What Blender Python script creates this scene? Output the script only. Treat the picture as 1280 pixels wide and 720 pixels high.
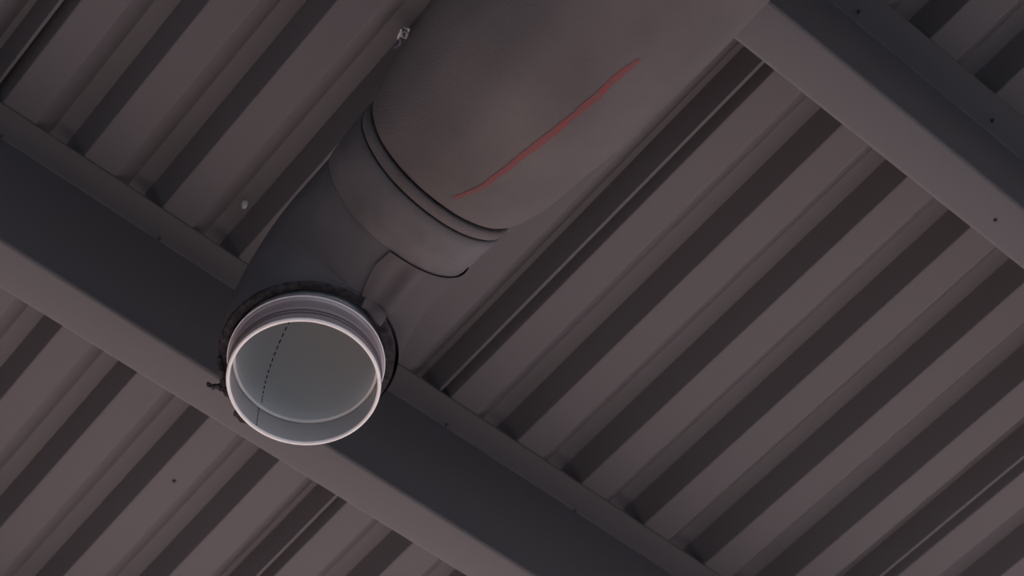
import bpy, bmesh, math, random
from mathutils import Vector, Matrix, noise
random.seed(7)
S = bpy.context.scene
for o in list(bpy.data.objects): bpy.data.objects.remove(o)
C = S.collection
PI = math.pi
CZ = 1.6                                    # eye height above the floor

# ------------------------------------------------------------------ camera
FPX = 2397.43                               # focal length in pixels of a 1280 wide frame
ROWS = ((0.7673842566, -0.6407853293, -0.0227060460),     # camera right, down, forward in the world
        (0.5329539844, 0.6571369485, -0.5330394745),
        (0.3564848569, 0.3969448232, 0.8457856431))
r0, r1, r2 = (Vector(r) for r in ROWS)
cam_d = bpy.data.cameras.new('camera')
cam = bpy.data.objects.new('camera', cam_d); C.objects.link(cam)
m = Matrix.Identity(4)
for i in range(3):
    m[i][0] = r0[i]; m[i][1] = -r1[i]; m[i][2] = -r2[i]
m[2][3] = CZ
cam.matrix_world = m
cam_d.sensor_width = 36.0; cam_d.sensor_fit = 'HORIZONTAL'
cam_d.lens = FPX / 1280 * 36.0
cam_d.clip_start = 0.02; cam_d.clip_end = 300
cam_d.dof.use_dof = True; cam_d.dof.focus_distance = 2.55; cam_d.dof.aperture_fstop = 6.3
S.camera = cam

# ------------------------------------------------------------------ sky, sun, exposure
w = bpy.data.worlds.new('sky'); S.world = w; w.use_nodes = True
nt = w.node_tree; nt.nodes.clear()
bg = nt.nodes.new('ShaderNodeBackground'); wo = nt.nodes.new('ShaderNodeOutputWorld')
bg.inputs[0].default_value = (0.50, 0.74, 1.0, 1); bg.inputs[1].default_value = 1.2
nt.links.new(bg.outputs[0], wo.inputs[0])
sun_d = bpy.data.lights.new('sun', 'SUN'); sun_d.energy = 4.9; sun_d.angle = math.radians(1.0)
sun_d.color = (1.0, 0.72, 0.62)
sun = bpy.data.objects.new('sun', sun_d); C.objects.link(sun)
sun.location = (20, 22, 25)
sun.rotation_euler = (-Vector((0.28, 0.85, 0.62))).to_track_quat('-Z', 'Y').to_euler()
vs = S.view_settings
vs.view_transform = 'Standard'; vs.look = 'None'; vs.gamma = 1.0; vs.use_curve_mapping = False
vs.exposure = 1.38

# ------------------------------------------------------------------ materials
MATS = {}
def mat(name, col, rough=0.6, metal=0.0, var=0.06, scale=6.0, bump=0.0, bscale=200.0, col2=None, spec=0.3, stretch=None):
    """principled surface with procedural mottling and fine relief, in object space"""
    if name in MATS: return MATS[name]
    mt = bpy.data.materials.new(name); mt.use_nodes = True
    n = mt.node_tree.nodes; l = mt.node_tree.links; n.clear()
    out = n.new('ShaderNodeOutputMaterial'); p = n.new('ShaderNodeBsdfPrincipled')
    l.new(p.outputs[0], out.inputs[0])
    tc = n.new('ShaderNodeTexCoord'); mp = n.new('ShaderNodeMapping')
    l.new(tc.outputs['Object'], mp.inputs[0])
    if stretch: mp.inputs['Scale'].default_value = stretch
    ns = n.new('ShaderNodeTexNoise'); ns.inputs['Scale'].default_value = scale; ns.inputs['Detail'].default_value = 6
    l.new(mp.outputs[0], ns.inputs['Vector'])
    rp = n.new('ShaderNodeValToRGB')
    a = [max(0, c * (1 - var)) for c in col]; b = list(col2) if col2 else [min(1, c * (1 + var)) for c in col]
    rp.color_ramp.elements[0].position = 0.32; rp.color_ramp.elements[1].position = 0.68
    rp.color_ramp.elements[0].color = (*a, 1); rp.color_ramp.elements[1].color = (*b, 1)
    l.new(ns.outputs['Fac'], rp.inputs[0]); l.new(rp.outputs[0], p.inputs['Base Color'])
    p.inputs['Roughness'].default_value = rough; p.inputs['Metallic'].default_value = metal
    p.inputs['Specular IOR Level'].default_value = spec
    if bump:
        nb = n.new('ShaderNodeTexNoise'); nb.inputs['Scale'].default_value = bscale; nb.inputs['Detail'].default_value = 3
        l.new(tc.outputs['Object'], nb.inputs['Vector'])
        bp = n.new('ShaderNodeBump'); bp.inputs['Strength'].default_value = bump; bp.inputs['Distance'].default_value = 0.002
        l.new(nb.outputs['Fac'], bp.inputs['Height']); l.new(bp.outputs[0], p.inputs['Normal'])
    MATS[name] = mt
    return mt

M_DECK = mat('painted_steel_deck', (0.121, 0.115, 0.115), rough=0.55, var=0.05, scale=3.0, bump=0.02, bscale=60, stretch=(1, 0.25, 1))
M_PURLIN = mat('painted_steel_purlin', (0.112, 0.107, 0.106), rough=0.5, var=0.04, scale=4.0, stretch=(0.3, 1, 1))
M_FABRIC = mat('grey_foam_lagging', (0.132, 0.118, 0.112), rough=0.95, var=0.15, scale=6.0, bump=0.7, bscale=420, spec=0.05)
M_FOAM = mat('dark_elbow_foam', (0.104, 0.100, 0.100), rough=0.95, var=0.10, scale=14.0, bump=0.3, bscale=500, spec=0.05)
M_FLAP = mat('grey_wrap_flap', (0.088, 0.080, 0.079), rough=0.8, var=0.10, scale=12.0, bump=0.15, bscale=300, spec=0.1)
M_TAPE = mat('grey_wrap_tape', (0.112, 0.103, 0.101), rough=0.7, var=0.2, scale=14.0, bump=0.1, bscale=160, spec=0.2)
M_TORN = mat('torn_black_foam', (0.050, 0.047, 0.048), rough=1.0, var=0.45, scale=120.0, bump=0.9, bscale=420, spec=0.02)
M_GAP = mat('black_joint', (0.012, 0.011, 0.012), rough=1.0, var=0.1, spec=0.0)
M_ZINC = mat('galvanised_collar', (0.43, 0.355, 0.345), rough=0.42, metal=0.35, var=0.08, scale=18.0, spec=0.5)
M_PIPE = mat('galvanised_pipe_inside', (0.61, 0.635, 0.62), rough=0.6, metal=0.0, var=0.03, scale=8.0, spec=0.4)
M_LINING = mat('galvanised_lining', (0.42, 0.43, 0.42), rough=0.6, var=0.04, scale=10.0, spec=0.4)
M_RIM = mat('pale_rolled_rim', (0.90, 0.87, 0.80), rough=0.4, var=0.05, scale=20.0, spec=0.5)
M_RUBBER = mat('dark_rubber_gasket', (0.12, 0.095, 0.095), rough=0.6, var=0.1, scale=30.0)
M_STITCH = mat('dark_seam_stitch', (0.03, 0.03, 0.03), rough=0.9)
M_ZBOLT = mat('bright_zinc', (0.45, 0.45, 0.46), rough=0.35, metal=0.6, var=0.2, scale=60.0, spec=0.6)
M_WHITE = mat('pale_screw_tip', (0.9, 0.87, 0.86), rough=0.5)
M_SCREW = mat('dull_screw', (0.065, 0.060, 0.062), rough=0.6)
M_DARK = mat('dark_screw_tip', (0.025, 0.022, 0.024), rough=0.7)
M_FLOOR = mat('warm_concrete', (0.42, 0.388, 0.384), rough=0.8, var=0.06, scale=0.8)
M_GROUND = mat('reddish_paving', (0.43, 0.33, 0.31), rough=0.9, var=0.06, scale=0.5)
M_WALL = mat('grey_render', (0.36, 0.38, 0.42), rough=0.9, var=0.04, scale=1.5)
M_ROOF = mat('roof_build_up', (0.10, 0.10, 0.10), rough=0.9)

def red_mat():
    mt = bpy.data.materials.new('red_marker_crayon'); mt.use_nodes = True
    n = mt.node_tree.nodes; l = mt.node_tree.links; p = n['Principled BSDF']
    tc = n.new('ShaderNodeTexCoord'); ns = n.new('ShaderNodeTexNoise'); ns.inputs['Scale'].default_value = 260; ns.inputs['Detail'].default_value = 4
    rp = n.new('ShaderNodeValToRGB')
    rp.color_ramp.elements[0].position = 0.38; rp.color_ramp.elements[0].color = (0.130, 0.088, 0.086, 1)
    rp.color_ramp.elements[1].position = 0.62; rp.color_ramp.elements[1].color = (0.235, 0.060, 0.058, 1)
    l.new(tc.outputs['Object'], ns.inputs['Vector']); l.new(ns.outputs['Fac'], rp.inputs[0]); l.new(rp.outputs[0], p.inputs['Base Color'])
    p.inputs['Roughness'].default_value = 0.9; p.inputs['Specular IOR Level'].default_value = 0.05
    return mt
M_RED = red_mat()

# ------------------------------------------------------------------ helpers
def link_mesh(name, verts, faces, material, parent=None, smooth=False, sharp=None):
    me = bpy.data.meshes.new(name); me.from_pydata([tuple(v) for v in verts], [], faces); me.validate(); me.update()
    bm = bmesh.new(); bm.from_mesh(me); bmesh.ops.recalc_face_normals(bm, faces=bm.faces); bm.to_mesh(me); bm.free()
    me.materials.append(material)
    if smooth:
        me.polygons.foreach_set('use_smooth', [True] * len(me.polygons))
        me.set_sharp_from_angle(angle=math.radians(sharp or 50))
    o = bpy.data.objects.new(name, me); C.objects.link(o)
    if parent: o.parent = parent
    return o
def tag(o, label=None, cat=None, group=None, kind=None):
    if label: o['label'] = label
    if cat: o['category'] = cat
    if group: o['group'] = group
    if kind: o['kind'] = kind
    return o
def empty(name, loc):
    o = bpy.data.objects.new(name, None); C.objects.link(o); o.location = loc; o.empty_display_size = 0.05
    return o
def box_data(x0, x1, y0, y1, z0, z1, V, F):
    b = len(V)
    V += [(x, y, z) for z in (z0, z1) for y in (y0, y1) for x in (x0, x1)]
    F += [tuple(b + i for i in f) for f in ((0, 2, 3, 1), (4, 5, 7, 6), (0, 1, 5, 4), (2, 6, 7, 3), (0, 4, 6, 2), (1, 3, 7, 5))]
def boxes(name, lst, material, parent=None):
    V, F = [], []
    for b in lst: box_data(*b, V, F)
    return link_mesh(name, V, F, material, parent)
def loft(rows, close_row=True, cap0=False, cap1=False):
    """rows of equal length -> quads"""
    n = len(rows[0]); V = [v for r in rows for v in r]; F = []
    for i in range(len(rows) - 1):
        for j in range(n if close_row else n - 1):
            k = (j + 1) % n
            F.append((i * n + j, i * n + k, (i + 1) * n + k, (i + 1) * n + j))
    if cap0: F.append(tuple(range(n)))
    if cap1: F.append(tuple(range((len(rows) - 1) * n, len(rows) * n)))
    return V, F

# ------------------------------------------------------------------ the hall: floor, walls with two open sides and an added back opening, roof deck
X0, X1, Y0, Y1 = -4.5, 6.3, -4.4, 6.3
HD = CZ + 2.71                              # underside of the lower flats of the deck
tag(boxes('ground', [(-40, 60, -40, 60, -0.30, -0.06)], M_GROUND), kind='structure')
tag(boxes('floor', [(X0, X1, Y0, Y1, -0.06, 0.0)], M_FLOOR), kind='structure')
T = 0.25
tag(boxes('wall_left', [(X0 - T, X0, Y0 - T, Y1 + T, -0.06, HD + 0.05)], M_WALL), kind='structure')
tag(boxes('wall_back', [(X0, -3.0, Y0 - T, Y0, -0.06, HD + 0.05), (4.0, X1 + T, Y0 - T, Y0, -0.06, HD + 0.05),
                        (-3.0, 4.0, Y0 - T, Y0, -0.06, 0.3), (-3.0, 4.0, Y0 - T, Y0, 3.7, HD + 0.05)], M_WALL), kind='structure')  # back opening added so cool sky light fills the shaded faces
tag(boxes('wall_right', [(X1, X1 + T, Y0, -0.5, -0.06, HD + 0.05), (X1, X1 + T, 5.9, Y1 + T, -0.06, HD + 0.05),
                         (X1, X1 + T, -0.5, 5.9, 4.0, HD + 0.05)], M_WALL), kind='structure')
tag(boxes('wall_front', [(X0, -0.8, Y1, Y1 + T, -0.06, HD + 0.05), (5.9, X1, Y1, Y1 + T, -0.06, HD + 0.05),
                         (-0.8, 5.9, Y1, Y1 + T, 4.0, HD + 0.05)], M_WALL), kind='structure')

ceiling = tag(boxes('ceiling', [(X0, X1, Y0, Y1, HD + 0.06, HD + 0.16)], M_ROOF), kind='structure')
# one corrugated sheet: six trapezoid ribs of 150 mm, ending in a side-lap lip
PIT, FLAT, SL, SR, DEP = 0.150, 0.059, 0.034, 0.026, 0.045
XS = 1.2032                                 # where the sheet after the middle side lap begins
def deck_profile():
    P = []
    for k in range(6):
        x = k * PIT
        P += [(x, 0), (x + 0.002, -0.0006), (x + FLAT - 0.002, -0.0006), (x + FLAT, 0),
              (x + FLAT + SL, DEP), (x + PIT - SR, DEP)]
        if k < 5: pass
    P.pop()
    # last rib: the overlapping edge of the sheet comes down earlier and ends in a small lip
    P += [(0.9 - SR - 0.021, DEP), (0.9 - 0.0250, 0.0022), (0.9 - 0.0200, 0.0022)]
    return P
def deck_panel_mesh():
    P = deck_profile(); th = 0.0012
    V, F = [], []
    for y in (Y0, Y1):
        V += [(x, y, z) for x, z in P] + [(x, y, z + th) for x, z in P]
    n = len(P)
    for i in range(n - 1):
        F.append((i, i + 1, 2 * n + i + 1, 2 * n + i))
        F.append((n + i, 3 * n + i, 3 * n + i + 1, n + i + 1))
    F += [(0, 2 * n, 3 * n, n), (n - 1, 2 * n - 1, 4 * n - 1, 3 * n - 1)]
    # the lap: first web of the next sheet, tucked above the lip
    b = len(V)
    W = [(0, 0), (-SR, DEP - 0.0005), (-SR - 0.015, DEP - 0.0005)]
    for y in (Y0, Y1): V += [(x, y, z) for x, z in W] + [(x + 0.001, y, z + th) for x, z in W]
    for i in range(2):
        F.append((b + i, b + i + 1, b + 6 + i + 1, b + 6 + i)); F.append((b + 3 + i, b + 9 + i, b + 9 + i + 1, b + 3 + i + 1))
    return V, F
V, F = deck_panel_mesh()
panel0 = link_mesh('deck_panel', V, F, M_DECK, ceiling)
panel0.location = (XS, 0, HD)
panels = {0: panel0}
for k in (-6, -5, -4, -3, -2, -1, 1, 2, 3, 4):
    o = panel0.copy(); C.objects.link(o); o.location = (XS + 0.9 * k, 0, HD); panels[k] = o

def stud(name, r, h, material, parent, loc, seg=10, rings=((1, 0), (1, 0.45), (0.62, 0.8), (0.2, 1.0)), tilt=None):
    rows = [[(r * s * math.cos(2 * PI * j / seg), r * s * math.sin(2 * PI * j / seg), -h * t) for j in range(seg)] for s, t in rings]
    V, F = loft(rows, cap0=True, cap1=True)
    o = link_mesh(name, V, F, material, parent, smooth=True)
    o.location = loc
    if tilt: o.rotation_euler = tilt
    return o
a = stud('screw_tip', 0.0050, 0.020, M_WHITE, panels[-1], (0.7127 - (XS - 0.9), 1.442, DEP)); a['label'] = 'pale screw tip in a rib recess'
a = stud('screw_tip', 0.0034, 0.004, M_SCREW, panels[-1], (0.9360 - (XS - 0.9), 1.960, -0.0006)); a['label'] = 'small dark screw tip'
a = stud('screw_tip', 0.0040, 0.006, M_DARK, panels[-1], (0.325 - (XS - 0.9) - 0.03 + 0.09, 1.40, DEP))
a['label'] = 'small dark screw tip'

# ------------------------------------------------------------------ Z purlins
PB = CZ + 2.4526                            # underside of the bottom flange
def purlin(yw, label):
    root = empty('steel_purlin', (0, yw, PB)); tag(root, label, 'beam', 'steel purlins under the roof deck')
    D = HD - PB - 0.0008; t = 0.003
    xa, xb = X0, X1
    # bottom flange with rounded bend to the web and a lip at its far edge
    def bend(cx, cz, r, a0, a1, n=5): return [(cx + r * math.cos(a0 + (a1 - a0) * i / n), cz + r * math.sin(a0 + (a1 - a0) * i / n)) for i in range(n + 1)]
    r = 0.006
    fl = bend(r, r, r, PI, 1.5 * PI) + bend(0.0735 - r, r, r, 1.5 * PI, 2 * PI) + [(0.0735, 0.018)]
    fi = [(0.0735 - t, 0.018)] + bend(0.0735 - r, r, r - t, 2 * PI, 1.5 * PI) + bend(r, r, r - t, 1.5 * PI, PI)
    def extr(name, prof):
        n = len(prof); V = [(x, y, z) for x in (xa, xb) for y, z in prof]
        F = [(i, (i + 1) % n, n + (i + 1) % n, n + i) for i in range(n)] + [tuple(range(n)), tuple(range(n, 2 * n))]
        return link_mesh(name, V, F, M_PURLIN, root, smooth=True, sharp=30)
    extr('bottom_flange', fl + fi)
    extr('web', [(0, r), (t, r), (t, D - r), (0, D - r)])
    tf = [(t, D - r)] + bend(-r + t, D - r, r, 0, PI / 2) + [(-0.053, D), (-0.053, D - 0.0042), (-0.0505, D - 0.0042), (-0.0505, D - t)] + bend(-r + t, D - r, r - t, PI / 2, 0)
    extr('top_flange', tf)
    return root
def add_screws(root, xs, ys):
    for x, y in zip(xs, ys):
        s = stud('screw', 0.0025, 0.009, M_SCREW, root, (x, y, HD - PB - 0.003), rings=((1.3, 0), (1.3, 0.15), (0.8, 0.2), (0.75, 0.75), (0.15, 1.0)), tilt=(0.25, 0.1, 0))
pur_a = purlin(1.5632, 'long steel purlin passing just above the open collar of the duct')
pur_b = purlin(0.5650, 'long steel purlin crossing over the thick straight run of the duct')
xs = [1.2327 + 0.3 * k for k in range(-4, 6)]
add_screws(pur_a, xs, [-0.004 + 0.003 * math.sin(3 * k) for k in range(10)])
add_screws(pur_b, xs, [-0.019 + 0.003 * math.sin(5 * k) for k in range(10)])
stud('bolt', 0.0026, 0.003, M_DARK, pur_b, (1.516, 0.041, 0.0))
purlin(2.5614, 'steel purlin beyond the open collar, one bay past the purlin above it')
purlin(-0.4332, 'steel purlin over the duct, one bay behind the other crossing purlin')

# ------------------------------------------------------------------ the duct
XD, ZD, YC = 0.758, 2.27, 1.263             # axis; z is measured from the eye height below
duct = empty('ventilation_duct', (XD, YC, CZ + ZD))
tag(duct, 'grey foam-wrapped round ventilation duct ending in an elbow with an open metal collar', 'duct')
NS = 96
def around(y, R, wob=0.0, n=NS, seed=0.0):
    """ring about the horizontal axis, duct coordinates (origin at elbow corner, y along the run)"""
    row = []
    for j in range(n):
        th = 2 * PI * j / n
        rr = R + (wob * noise.noise((2.3 * math.cos(th) + seed, 2.3 * math.sin(th), 5.0 * y)) if wob else 0)
        row.append((rr * math.sin(th), y - YC, -rr * math.cos(th)))
    return row
# thick straight lagging, squeezed in towards the joint
prof = [(Y0, .162), (-2.5, .162), (-1.5, .162), (-1.0, .162), (-.7, .162)]
prof += [(-.6 + .1 * i, .162) for i in range(14)]
prof += [(.745, .1622), (.77, .1612), (.795, .1575), (.82, .1525), (.845, .1485), (.87, .1455), (.895, .1425), (.92, .1385), (.94, .1340), (.955, .1295), (.9645, .1255), (.9685, .1222), (.9695, .116)]
V, F = loft([around(y, R, 0.0035) for y, R in prof] + [around(.960, .104), around(Y0, .104)])
lag = link_mesh('straight_lagging', V, F, M_FABRIC, duct, smooth=True)
lag['label'] = 'thick grey foam lagging of the straight run'
# joint band and sleeve, with dark gaps beside them
def band(name, prof, material, wob=0.0015, seed=3.0):
    rows = [around(y, R, wob, seed=seed) for y, R in prof]
    V, F = loft(rows + [rows[0]])
    return link_mesh(name, V, F, material, duct, smooth=True, sharp=60)
band('joint_band', [(.9720, .104), (.9720, .1225), (.9735, .1248), (.980, .1258), (.9865, .1250), (.9880, .1230), (.9880, .104)], M_FABRIC)
band('joint_sleeve', [(.9905, .104), (.9905, .1230), (.9925, .1258), (1.005, .1252), (1.030, .1238), (1.045, .1232), (1.0475, .1212), (1.0625, .1208), (1.0655, .1200), (1.0655, .104)], M_TAPE)
band('joint_gap_core', [(.965, .100), (.965, .1165), (.996, .1165), (.996, .100)], M_GAP, wob=0)  # black core ring added inside the gaps, its colour makes them read as shade

# elbow wrap: horizontal stub, short bend, vertical stub
RB = 0.12
def path(s):
    """centre, tangent, inner normal in the y-z plane; s in metres from the joint sleeve"""
    s1 = (YC - RB) - 1.064
    s2 = s1 + RB * PI / 2
    if s < s1: return (1.064 + s - YC, 0.0), 0.0
    if s < s2:
        a = (s - s1) / RB
        return (-RB + RB * math.sin(a), -RB + RB * math.cos(a)), a
    return (0.0, -RB - (s - s2)), PI / 2
SEND = (YC - RB) - 1.064 + RB * PI / 2
def ep(s, th, R, droop=0.0):
    (cy, cz), a = path(s)
    ny, nz = -math.sin(a), -math.cos(a)
    c = math.cos(th) * R
    return (R * math.sin(th), cy + c * ny, cz + c * nz - droop)
def drop(th):                               # the cut end of the foam hangs lower on the left and far side, and is ragged
    d = 0.004 + 0.010 * max(0, -math.sin(th)) ** 1.5 + 0.004 * max(0, -math.cos(th))
    return d + 0.0022 * noise.noise((7 * math.cos(th), 7 * math.sin(th), 1.3)) + 0.0016 * noise.noise((22 * math.cos(th), 22 * math.sin(th), 4.3))
NE = 128
ths = [2 * PI * j / NE for j in range(NE)]
rows = []
SS = [0.0, .012, .03, .05, .065] + [.079 + RB * PI / 2 * i / 22 for i in range(23)]
for i, s in enumerate(SS):
    f = max(0, (s - SEND + 0.045) / 0.045)
    rows.append([ep(s, th, (0.1185 if s > 0 else 0.1178) + 0.0012 * noise.noise((3 * math.cos(th), 3 * math.sin(th), 18 * s)), 0) for th in ths])
def endrow(R, k, jit):
    return [ep(SEND, th, R + jit * noise.noise((30 * math.cos(th), 30 * math.sin(th), 9.1 + k)), drop(th) * (1.0 if k else 0.55) + (0.0 if k < 2 else -0.001)) for th in ths]
rows += [endrow(0.1185, 0, .001)]
V, F = loft(rows + [[ep(SEND, th, 0.104, 0.0) for th in ths]] * 0)
wrap = link_mesh('elbow_wrap', V, F, M_FOAM, duct, smooth=True, sharp=70)
wrap['label'] = 'dark foam wrap of the elbow'
# ragged cut face of the foam around the collar
rows = [endrow(0.1185, 0, .001), endrow(0.1175, 1, .0022), endrow(0.113, 2, .003), endrow(0.108, 3, .003), [ep(SEND, th, 0.1035, drop(th) * .5) for th in ths], [ep(SEND, th, 0.1035, -0.02) for th in ths]]
V, F = loft(rows)
link_mesh('foam_edge', V, F, M_TORN, duct, smooth=True, sharp=70)['label'] = 'ragged black cut edge of the foam'

# lapped flap on the right of the throat, with a pinched fold
def seam_th(s):
    pts = ((0, -.10), (.03, -.125), (.062, -.05), (.09, .03), (.15, .10), (.3, .12))
    for (a, b), (c, d) in zip(pts, pts[1:]):
        if s <= c: return b + (d - b) * (s - a) / (c - a)
    return pts[-1][1]
rows = []
NF = 44
FS = [0.001 + (SEND - 0.004) * i / 34 for i in range(35)]
for s in FS:
    t0 = seam_th(s); row = []
    for j in range(NF):
        th = t0 + (2.05 - t0) * (j / (NF - 1)) ** 1.35
        fade = min(1, (2.05 - th) / 0.5)
        g = min(1, s / 0.015) * max(0, 1 - s / 0.15)
        fold = 0.0065 * math.exp(-((th - 0.27 - 0.9 * s) / 0.065) ** 2) - 0.0055 * math.exp(-((th - 0.12 - 0.9 * s) / 0.08) ** 2)
        R = 0.1185 + 0.0048 * fade + fold * g
        row.append(ep(s, th, max(R, 0.1188)))
    rows.append([ep(s, t0 + 0.004, 0.1180)] + row + [ep(s, 2.06, 0.1175)])
V, F = loft(rows, close_row=False)
flap = link_mesh('wrap_flap', V, F, M_FLAP, duct, smooth=True, sharp=60)
flap['label'] = 'lighter overlapping flap of wrap with a pinched fold'
# tape patch folded over the throat, beside the collar
rows = []
for i in range(9):
    v = i / 8
    row = []
    for j in range(13):
        u = j / 12
        th = 0.02 + 0.36 * u + 0.03 * v
        zz = -0.112 - 0.022 * v + 0.003 * math.sin(7 * u)
        R = 0.1215 + 0.0022 * math.sin(PI * v) * (1 + 0.6 * math.sin(9 * u + 1)) - 0.010 * v * v
        row.append((R * math.sin(th), -R * math.cos(th), zz))
    rows.append(row)
V, F = loft(rows, close_row=False)
pt = link_mesh('tape_patch', V, F, M_FLAP, duct, smooth=True)
sm = pt.modifiers.new('thickness', 'SOLIDIFY'); sm.thickness = 0.0015; sm.offset = 1

# torn scraps of foam hanging at the far left of the cut edge: ragged lumps
def scrap(blobs, seed):
    V, F = [], []
    for bi, (th, R0, z, ro, rt, rz) in enumerate(blobs):
        c = Vector((R0 * math.sin(th), -R0 * math.cos(th), z))
        out = Vector((math.sin(th), -math.cos(th), 0)); tan = Vector((math.cos(th), math.sin(th), 0))
        rows = []
        for i in range(7):
            la = -PI / 2 + PI * (i + .0) / 6
            row = []
            for j in range(12):
                lo = 2 * PI * j / 12
                d = Vector((math.cos(la) * math.cos(lo), math.cos(la) * math.sin(lo), math.sin(la)))
                k = 1 + 0.75 * noise.noise(d * 2.2 + Vector((seed, bi * 3.1, 0))) if 0 < i < 6 else 1
                row.append(tuple(c + (out * d.x * ro + tan * d.y * rt + Vector((0, 0, 1)) * d.z * rz) * k))
            rows.append(row)
        v, f = loft(rows); n = len(V)
        V += v; F += [tuple(n + q for q in g) for g in f]
    return link_mesh('torn_scrap', V, F, M_TORN, duct, smooth=True, sharp=35)
scrap([(-2.56, .1165, -.138, .006, .010, .006), (-2.60, .125, -.139, .006, .006, .004), (-2.575, .133, -.138, .0055, .0045, .0032), (-2.54, .139, -.138, .0035, .0045, .0028), (-2.68, .121, -.140, .005, .008, .005), (-2.77, .119, -.141, .004, .007, .004)], 1.0)
scrap([(-2.30, .1165, -.137, .004, .012, .005), (-2.42, .1165, -.138, .0045, .009, .004)], 5.0)
scrap([(-2.95, .1180, -.141, .007, .010, .005), (-2.98, .126, -.143, .007, .008, .004), (-3.05, .129, -.144, .005, .009, .004), (-3.12, .1265, -.144, .004, .008, .0035), (-3.10, .120, -.142, .007, .010, .004)], 9.0)

# metal pipe: bend and straight run, seen from inside
RI = 0.0945
rows = []
for s in [-.6 - 1.2, -.9, -.4, -.1, -.03, .0, .04] + [.079 + RB * PI / 2 * i / 20 for i in range(21)]:
    rows.append([ep(s, th, RI) for th in ths[::2]])
zb = 2.125 - ZD
th2 = ths[::2]
rows.append([(RI * math.sin(t), -RI * math.cos(t), zb + .0035) for t in th2])
rows.append([((RI + .0008) * math.sin(t), -(RI + .0008) * math.cos(t), zb + .0012) for t in th2])
rows.append([((RI + .0025) * math.sin(t), -(RI + .0025) * math.cos(t), zb) for t in th2])
rows.append([((RI + .0045) * math.sin(t), -(RI + .0045) * math.cos(t), zb + .0008) for t in th2])
for s in [.079 + RB * PI / 2 * (1 - i / 20) for i in range(21)] + [-.1, -1.8]: rows.append([ep(s, th, RI + .004) for th in th2])
V, F = loft(rows)
pipe = link_mesh('inner_pipe', V, F, M_PIPE, duct, smooth=True, sharp=60)
pipe['label'] = 'smooth grey inside of the metal pipe'

# collar: lathe about the vertical axis
zr = 2.080 - ZD                             # rim plane
def lathe(name, prof, material, parent, closed=True, n=96):
    rows = [[(R * math.sin(2 * PI * j / n), -R * math.cos(2 * PI * j / n), z) for j in range(n)] for R, z in prof]
    V, F = loft(rows + ([rows[0]] if closed else []))
    return link_mesh(name, V, F, material, parent, smooth=True, sharp=40)
collar = lathe('collar', [(.0998, zr + .002), (.0998, zb + .004), (.0998, zb + .012), (.1040, zb + .012), (.1046, zb + .0085), (.1048, zb + .002), (.1038, zb - .0005), (.1018, zb - .002),
                          (.1016, zb - .0145), (.1026, zb - .0160), (.1028, zb - .0185), (.1016, zb - .0205), (.1010, zb - .034), (.1006, zr + .002)], M_ZINC, duct)
collar['label'] = 'galvanised collar with a bead at its base'
lathe('collar_lining', [(.0990, zr + .002), (.0990, zb + .004), (.0996, zb + .004), (.0996, zr + .002)], M_LINING, collar)
def torus(name, R, r, z, material, parent, n=96, k=10):
    rows = [[((R + r * math.cos(2 * PI * i / k)) * math.sin(2 * PI * j / n), -(R + r * math.cos(2 * PI * i / k)) * math.cos(2 * PI * j / n), z + r * math.sin(2 * PI * i / k)) for j in range(n)] for i in range(k)]
    V, F = loft(rows + [rows[0]])
    return link_mesh(name, V, F, material, parent, smooth=True)
torus('rim', .0996, .0026, zr + .0005, M_RIM, collar)['label'] = 'pale rolled rim of the opening'
torus('gasket_lip', .1012, .0016, zb - .0245, M_RUBBER, collar)
torus('gasket_lip', .1010, .0016, zb - .0305, M_RUBBER, collar)
torus('inner_lip', .0963, .0026, zb + .0005, M_RIM, collar)['label'] = 'pale lip inside the opening'
bead = torus('base_bead', .1046, .0013, zb + .0035, M_RIM, collar)

# stitched seam inside: short dark dashes down the far-left wall of the pipe and collar
k = 0
def dash(p, q, parent, inw, wdt=0.0008):
    p, q = Vector(p), Vector(q); d = (q - p).normalized()
    inw = Vector(inw).normalized(); sd = d.cross(inw).normalized()
    V, F = [], []
    for c in (p, q):
        for a, b in ((-1, -.3), (1, -.3), (1, .6), (-1, .6)): V.append(c + sd * wdt * a + inw * 0.0008 * b)
    F = [(0, 1, 5, 4), (1, 2, 6, 5), (2, 3, 7, 6), (3, 0, 4, 7), (0, 3, 2, 1), (4, 5, 6, 7)]
    return link_mesh('seam_stitch', V, F, M_STITCH, parent)
TS = -3.08
for i in range(9):
    z = zr + .006 + i * .0052
    dash((.0990 * math.sin(TS), -.0990 * math.cos(TS), z), (.0990 * math.sin(TS), -.0990 * math.cos(TS), z + .0024), collar, (-math.sin(TS), math.cos(TS), 0))
for i in range(-3, 30):
    s = SEND - .002 - i * .0062
    dash(ep(s, TS, RI), ep(s - .0035, TS, RI), pipe, Vector(ep(s - .0018, TS, 0.0)) - Vector(ep(s - .0018, TS, RI)))

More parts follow.
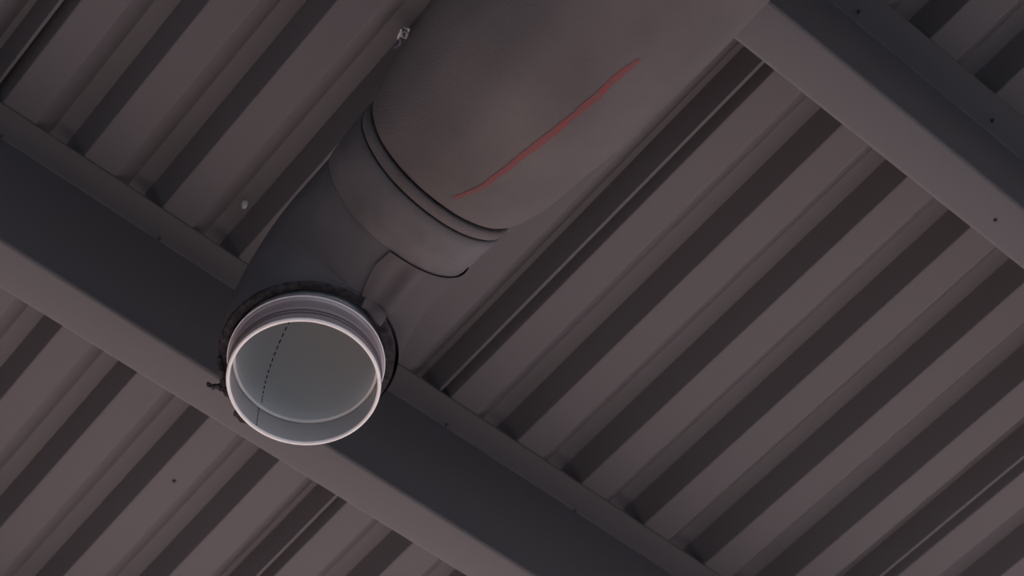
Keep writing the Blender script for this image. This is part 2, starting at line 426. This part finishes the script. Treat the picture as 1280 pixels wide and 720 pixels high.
# red crayon stroke along the underside of the lagging
def on_lagging(px, py):
    d = (r0 * ((px - 640) / FPX) + r1 * ((py - 360) / FPX) + r2)
    R = 0.162
    for _ in range(12):
        a = d.x ** 2 + d.z ** 2; b = -2 * (d.x * XD + d.z * ZD); c = XD ** 2 + ZD ** 2 - R * R
        t = (-b - math.sqrt(max(0, b * b - 4 * a * c))) / 2 / a
        P = d * t; th = math.atan2(P.x - XD, ZD - P.z); y = P.y
        R0 = .162
        for (ya, ra), (yb, rb) in zip(prof, prof[1:]):
            if ya <= y <= yb: R0 = ra + (rb - ra) * (y - ya) / (yb - ya)
        R = R0 + 0.0035 * noise.noise((2.3 * math.cos(th), 2.3 * math.sin(th), 5.0 * y)) + 0.0007
    return th, y, R
stroke = [(567, 247.5, 1.6), (580, 243.5, 2.3), (597, 236.5, 2.6), (610, 229, 3.0), (622, 219, 3.4), (635, 210, 3.6), (648, 199, 3.6), (660, 190, 4.0), (676, 178, 4.4), (692, 165.5, 4.6), (706, 154, 4.0),
          (720, 142.5, 3.7), (732, 132, 4.2), (745, 122.5, 4.4), (757, 110, 4.0), (770, 97.5, 3.8), (785, 85.5, 3.6), (795, 78, 3.0), (801, 74, 1.0)]
fine = []
for (a, b) in zip(stroke, stroke[1:]):
    for i in range(5): fine.append(tuple(a[j] + (b[j] - a[j]) * i / 5 for j in range(3)))
fine.append(stroke[-1])
rows = []
for i, (px, py, hw) in enumerate(fine):
    q = fine[min(i + 1, len(fine) - 1)]; p = fine[max(i - 1, 0)]
    dx, dy = q[0] - p[0], q[1] - p[1]; L = math.hypot(dx, dy); nx, ny = -dy / L, dx / L
    row = []
    for u in (-1, -.4, .4, 1):
        h = hw * u * (1 + 0.30 * noise.noise((i * 0.9, u * 3, 0.5)))
        th, y, R = on_lagging(px + nx * h, py + ny * h)
        row.append((R * math.sin(th), y - YC, -R * math.cos(th)))
    rows.append(row)
V, F = loft(rows, close_row=False)
mk = link_mesh('paint_stroke', V, F, M_RED, lag, smooth=True)
mk['label'] = 'red crayon stroke'

# ------------------------------------------------------------------ small zinc bracket on the deck, left of the lagging
br = empty('zinc_bracket', (0.7200, 1.0270, CZ + 2.7300)); tag(br, 'tiny bright zinc bracket with a bolt on the deck beside the thick duct', 'bracket')
br.rotation_euler = (0, 0, math.radians(-18))
V, F = [], []
box_data(-.008, .007, -.009, .009, -.002, .0005, V, F)
box_data(-.008, -.0055, -.009, .009, -.012, -.002, V, F)
box_data(.003, .007, -.004, .004, .0005, .016, V, F)
link_mesh('bracket_plate', V, F, M_ZBOLT, br)
box = stud('bolt_head', .0068, .006, M_ZBOLT, br, (0.0005, .0, -.002), seg=6, rings=((1, 0), (1, .7), (.8, 1)))
stud('bolt_shank', .0036, .014, M_ZBOLT, br, (0.0005, .0, -.007), seg=8)
rows = []
for i in range(12):
    t = i / 11
    c = Vector((-.004 + .004 * math.sin(4 * t), .010 + .014 * t, -.006 - .010 * t))
    rows.append([tuple(c + Vector((.0016 * math.cos(a), 0, .0016 * math.sin(a)))) for a in (2 * PI * j / 6 for j in range(6))])
V, F = loft(rows, cap0=True, cap1=True)
link_mesh('wire_end', V, F, M_ZBOLT, br, smooth=True)
